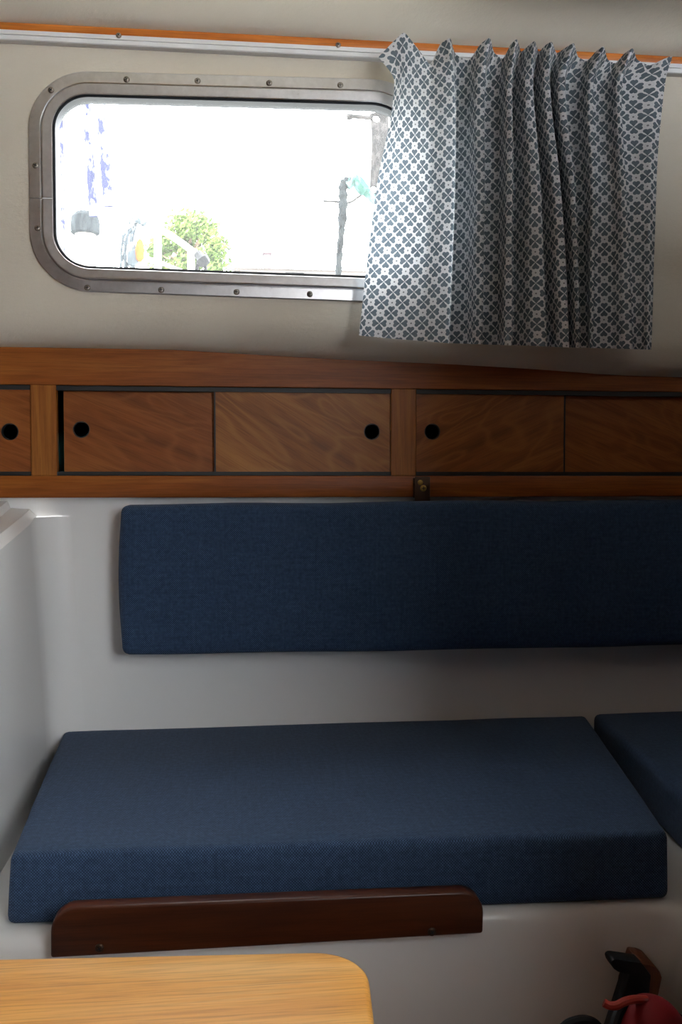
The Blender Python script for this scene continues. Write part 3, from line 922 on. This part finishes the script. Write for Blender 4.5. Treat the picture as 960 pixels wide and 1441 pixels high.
# ------------------------------------------------------------------ outside the window
bm = BM()
xs = [-6+i*.25 for i in range(49)]
grid(bm, [[Vector((x, y, ft(x)+dz)) for x in xs] for y, dz in ((YW+.027, .034), (1.62, .03), (2.60, .03), (2.62, .01), (2.63, -1.9))])
struct('side_deck', bm, M['deck'], 'pale side deck outside the window')
bm = BM(); box(bm, -60, 60, 2.62, 90, -1.2, -.9)
struct('ground', bm, plain('quay_ground', '#8f9188', .9), 'quay beyond the boat')
ZD = CZ+.225
def out_tube(name, pix, Y, r, mat, parent=None, n=6, seg=8):
    bm = BM(); tube(bm, smooth_path([at_y(x, y, Y) if len(q_) == 2 else at_y(x, y, q_[2]) for q_ in pix for x, y in [q_[:2]]], n), r, seg)
    return obj(name, bm, mat, parent)
# guard rail of the boat: white tube, lower wire, posts, black clamp
gr = empty('guard_rail', at_y(270, 400, 2.5)); tag(gr, 'white guard rail with a falling tube, wire and posts outside the window at the left', 'guard rail')
out_tube('top_tube', [(40, 240), (82, 259), (153, 289), (217, 318), (250, 338), (284, 363)], 2.5, .0085, M['white_wire'], gr)
out_tube('lower_wire', [(60, 318), (113, 334), (195, 359), (250, 379), (300, 398)], 2.5, .005, M['white_wire'], gr)
for px, yt in ((269, 351), (222, 321), (150, 290)):
    t_ = at_y(px, yt, 2.5); bm = BM(); tube(bm, [(t_.x, 2.5, ZD), (t_.x, 2.5, t_.z)], .010, 10); obj('post', bm, M['white_wire'], gr)
bm = BM()
tube(bm, smooth_path([at_y(279, 358, 2.49), at_y(284, 364, 2.48), at_y(287, 370, 2.49)], 4), [.012]*4+[.018]*4+[.012], 10)
tube(bm, smooth_path([at_y(283, 366, 2.49), at_y(278, 374, 2.49), at_y(275, 392, 2.5)], 4), .005, 8)
tube(bm, smooth_path([at_y(285, 366, 2.49), at_y(289, 376, 2.49), at_y(290, 400, 2.5)], 4), .005, 8)
obj('clamp', bm, M['blackp'], gr)
# two flecked blue ropes hanging, and a faint one by the frame
fm = fleck_mat('blue_flecked_rope', '#292b42', '#85878f', 34, .52)
def hang_rope(pix, Y, r, label):
    bm = BM(); pts = smooth_path([at_y(x, y, Y) for x, y in pix], 10)
    tube(bm, pts, [r*(1+.07*math.sin(i*1.9)) for i in range(len(pts))], 10)
    tag(obj('rope', bm, fm), label, 'rope', )
hang_rope([(116, 60), (121, 150), (127, 230), (131, 292), (132, 304)], 2.35, .0105, 'blue flecked rope hanging outside, second from the left window edge')
hang_rope([(134, 60), (142, 150), (148, 230), (153, 290)], 2.32, .0125, 'thicker blue flecked rope hanging outside, right of its thinner neighbour')
hang_rope([(84, 60), (86, 180), (88, 250), (89, 420)], 2.33, .005, 'thin blue flecked rope hanging outside right beside the left window frame')
# grey winch cover
wc = at_y(128, 318, 2.42)
bm = BM()
lathe(bm, [(.002, .036), (.022, .034), (.034, .022), (.037, 0), (.036, -.018), (.030, -.022)], (at_y(120, 318, 2.42).x, 2.42, at_y(120, 318, 2.42).z), 'z', 24)
wv = empty('winch', (wc.x, 2.42, ZD)); tag(wv, 'grey hooded winch standing outside behind the lower left of the window', 'winch')
obj('hood', bm, fleck_mat('grey_canvas', '#1f2224', '#2b2f31', 60, .5), wv)
p_ = at_y(120, 318, 2.42); bm = BM(); lathe(bm, [(.05, ZD), (.03, ZD+.03), (.024, p_.z-.03), (.026, p_.z-.022)], (p_.x, 2.42, 0), 'z', 20); obj('drum', bm, M['steel'], wv)
# bundle of lines and a small orange float on the rail
bm = BM()
for k in range(7):
    x = 178+random.uniform(-6, 14); pts = [at_y(193, 311, 2.47)] + [at_y(x+random.uniform(-4, 4), y, 2.47-.01*k/7) for y in (330, 350, 372, 400)]
    tube(bm, smooth_path(pts, 4), .0035, 6)
tube(bm, smooth_path([at_y(183, 313, 2.46), at_y(190, 309, 2.45), at_y(198, 312, 2.46), at_y(204, 316, 2.46)], 5), .008, 8)
tube(bm, smooth_path([at_y(186, 343, 2.46), at_y(188, 360, 2.45), at_y(185, 375, 2.46)], 5), [.008]*4+[.016]*5+[.01]*2, 8)
tag(obj('line_bundle', bm, fleck_mat('grey_line', '#3a4044', '#85898c', 50, .55)), 'tangle of grey lines tied to the white guard rail outside', 'lines')
bm = BM(); p_ = at_y(197, 352, 2.44); lathe(bm, [(.003, -.03), (.010, -.022), (.012, 0), (.009, .02), (.003, .028)], p_, 'z', 16)
tag(obj('float', bm, plain('orange_float', '#a5441c', .9)), 'small orange float hanging among the grey lines outside', 'float')
# steel strap with two holes, block and braided rope at the right
Yp = 1.80
st = fleck_mat('dull_galvanised', '#2c2b2b', '#3d3b3b', 90, .55)
sp = empty('steel_strap', at_y(530, 300, Yp)); tag(sp, 'grey steel strap with two holes seen outside at the right end of the pane', 'strap')
bm = BM()
outer = [(521, 160), (533, 157), (546, 160), (548, 200), (545, 250), (540, 276), (530, 280), (521, 276), (518, 270), (521, 262), (523, 225), (524, 195), (523, 172)]
t = BM()
vo = [t.verts.new(at_y(x, y, Yp)) for x, y in outer]; loops = [vo]
for hx, hy, hr in ((530, 166.5, 5.2), (526.5, 266, 4.8)):
    c0 = at_y(hx, hy, Yp); R0 = hr*Yp/FPX
    loops.append([t.verts.new((c0.x+R0*math.cos(2*PI*k/20), Yp, c0.z+R0*math.sin(2*PI*k/20))) for k in range(20)])
ed = [t.edges.new((L[i], L[(i+1) % len(L)])) for L in loops for i in range(len(L))]
bmesh.ops.triangle_fill(t, edges=ed, use_beauty=True)
rr = bmesh.ops.extrude_face_region(t, geom=t.faces[:]); bmesh.ops.translate(t, vec=(0, .008, 0), verts=[e for e in rr['geom'] if isinstance(e, bmesh.types.BMVert)])
merge(bm, t); obj('plate', bm, st, sp, smooth=False)
out_tube('pin', [(488, 164.5), (494, 164), (500, 164), (512, 165), (524, 166)], Yp, [.006]*8+[.0045]*17, st, sp)
p_ = at_y(540, 230, Yp); bm = BM(); tube(bm, [(p_.x+.012, Yp+.02, ZD), (p_.x+.012, Yp+.02, CZ+.78)], .012, 12); obj('stanchion', bm, M['steel'], sp)
bk_ = empty('rope_block', at_y(500, 268, Yp)); tag(bk_, 'pale teal lashed block with a thin cord outside beside the steel strap', 'block')
tealm = fleck_mat('faded_teal_cord', '#34524c', '#54696a', 60, .5)
out_tube('lashing', [(488, 262), (495, 256), (503, 256), (510, 265), (518, 273), (528, 282), (540, 290)], Yp, [.010]*10+[.013]*12+[.009]*15, tealm, bk_)
out_tube('cord', [(455, 283), (475, 284), (492, 285), (505, 277), (512, 272)], Yp, .0022, st, bk_)
bm = BM()
pts = smooth_path([at_y(497, 258, Yp), at_y(489, 255, Yp), at_y(483, 262, Yp), at_y(483, 285, Yp), at_y(481, 320, Yp), at_y(478, 355, Yp), at_y(476, 390, Yp), at_y(475, 420, Yp)], 10)
tube(bm, pts, [(.0085 if i < 40 else .0062)*(1+.13*math.sin(i*1.25)) for i in range(len(pts))], 10)
tag(obj('braided_rope', bm, fleck_mat('grey_braid', '#17191a', '#2a2e30', 60, .5)), 'dark grey braided rope hanging outside near the right end of the pane', 'rope')
# tree
YT = 40.0
tr = empty('tree', (at_y(268, 400, YT).x, YT, -.9)); tag(tr, 'light green leafy tree standing far behind the guard rail', 'tree')
bx_, bz_ = at_y(268, 400, YT).x, at_y(268, 400, YT).z
lm = Mat('spring_leaves', '#5e8a2c', .9, spec=.03)
nn = lm.noise(lm.coord('Object'), 1.2, 2); lm.color(lm.ramp(nn, [(.3, '#41542c'), (.7, '#64743c')]))
bm = BM()
blobs = []
for k in range(90):
    a_ = random.uniform(0, 2*PI); rr_ = random.random()**.6; h = random.uniform(-1, 1)
    blobs.append(Vector((bx_+1.85*rr_*math.cos(a_)*math.sqrt(max(.06, 1-max(h, 0)**1.6)), YT+1.5*rr_*math.sin(a_), bz_+.25+h*2.55)))
for b_ in blobs:
    for k in range(95):
        d = Vector((random.gauss(0, 1), random.gauss(0, 1), random.gauss(0, 1))).normalized()*random.uniform(.15, .52)
        c0 = b_+d; s_ = random.uniform(.06, .12)
        n1 = Vector((random.gauss(0, 1), random.gauss(0, 1), random.gauss(0, 1))).normalized(); n2 = n1.orthogonal().normalized(); n3 = n1.cross(n2)
        q4 = [bm.verts.new(c0+n2*s_*1.4), bm.verts.new(c0+n3*s_*.7), bm.verts.new(c0-n2*s_*1.4), bm.verts.new(c0-n3*s_*.7)]
        bm.faces.new(q4)
cr = obj('crown', bm, lm.m, tr, smooth=False); tag(cr, kind='stuff')
bm = BM(); tube(bm, [(bx_, YT, -.9), (bx_+.05, YT, 4), (bx_-.05, YT, bz_-2), (bx_, YT, bz_+1.5)], [.3, .24, .18, .05], 10)
for b_ in blobs[::3]: tube(bm, [(bx_, YT, b_.z-.9), (lerp(bx_, b_.x, .5), lerp(YT, b_.y, .5), b_.z-.35), b_], [.07, .05, .02], 6)
obj('trunk', bm, plain('bark', '#6b5c4c', .9), tr)
# distant house row
YH = 30.0
hb_ = empty('house', (at_y(430, 380, YH).x, YH, -.9)); tag(hb_, 'pale distant house with a low roof and chimney at the bottom of the pane', 'building')
xa, xb = at_y(338, 375, YH).x, at_y(600, 375, YH).x
ze, zr = at_y(400, 379, YH).z, at_y(400, 369, YH).z
bm = BM(); box(bm, xa, xb, YH, YH+5, -.9, ze); obj('walls', bm, plain('pale_brick', '#77706c', .9), hb_, smooth=False)
bm = BM(); prism(bm, [(xa-.2, YH-.3, ze-.05), (xa-.2, YH+2.5, zr+.25), (xa-.2, YH+5.3, ze-.05)], (xb-xa+.4, 0, 0)); obj('roof', bm, plain('roof_tiles', '#706867', .9), hb_, smooth=False)
c0 = at_y(378, 362, YH); bm = BM(); box(bm, c0.x-.11, c0.x+.11, YH+1.2, YH+1.5, ze, at_y(378, 353, YH).z+.25); box(bm, c0.x-.15, c0.x+.15, YH+1.15, YH+1.55, at_y(378, 353, YH).z+.2, at_y(378, 353, YH).z+.28); obj('chimney', bm, plain('chimney_brick', '#54494a', .9), hb_, smooth=False)
bm = BM(); c1 = at_y(415, 380, YH); box(bm, c1.x-.3, c1.x+.3, YH-.02, YH+.02, ze-.9, ze-.1); obj('window', bm, M['rubber'], hb_, smooth=False)

# ------------------------------------------------------------------ daylight
W = bpy.data.worlds.new('overcast_sky'); S.world = W; W.use_nodes = True
nt = W.node_tree; bg = nt.nodes['Background']
tc = nt.nodes.new('ShaderNodeTexCoord'); sp_ = nt.nodes.new('ShaderNodeSeparateXYZ'); rp = nt.nodes.new('ShaderNodeValToRGB')
nt.links.new(tc.outputs['Generated'], sp_.inputs[0]); nt.links.new(sp_.outputs[2], rp.inputs[0])
e = rp.color_ramp.elements; e[0].position = 0; e[0].color = (.86, .90, .95, 1); e[1].position = .6; e[1].color = (.95, .98, 1, 1)
nt.links.new(rp.outputs[0], bg.inputs['Color']); bg.inputs['Strength'].default_value = 23.0
def portal(loc, rot, sx, sy):
    L = bpy.data.lights.new('window_portal', 'AREA'); L.shape = 'RECTANGLE'; L.size = sx; L.size_y = sy
    L.cycles.is_portal = True
    o = bpy.data.objects.new('window_portal', L); o.location = loc; o.rotation_euler = rot; C.objects.link(o)
portal(((OW[0]+OW[1])/2, YB-.02, (OW[2]+OW[3])/2), (PI/2, 0, PI), OW[1]-OW[0], OW[3]-OW[2])
portal(((WX0+WX1)/2, YW+.03, (WZ0+WZ1)/2), (PI/2, 0, 0), WX1-WX0, WZ1-WZ0)
portal(((HX0+HX1)/2, (HY0+HY1)/2, ZCEIL+.02), (0, 0, 0), HX1-HX0, HY1-HY0)

cd = bpy.data.cameras.new('camera'); cam = bpy.data.objects.new('camera', cd); C.objects.link(cam)
cd.sensor_fit = 'AUTO'; cd.sensor_width = 36; cd.lens = 36*FPX/PH; cd.clip_start = .01; cd.clip_end = 300
cam.location = CAM; cam.rotation_euler = (PI/2-PITCH, 0, -YAW)
S.camera = cam
vs = S.view_settings; S.display_settings.display_device = 'sRGB'
vs.view_transform = 'Standard'; vs.look = 'None'; vs.exposure = 0.0; vs.gamma = 1; vs.use_curve_mapping = False
S.cycles.use_denoising = True
S.cycles.max_bounces = 10; S.cycles.diffuse_bounces = 6; S.cycles.transparent_max_bounces = 12
S.cycles.sample_clamp_indirect = 6
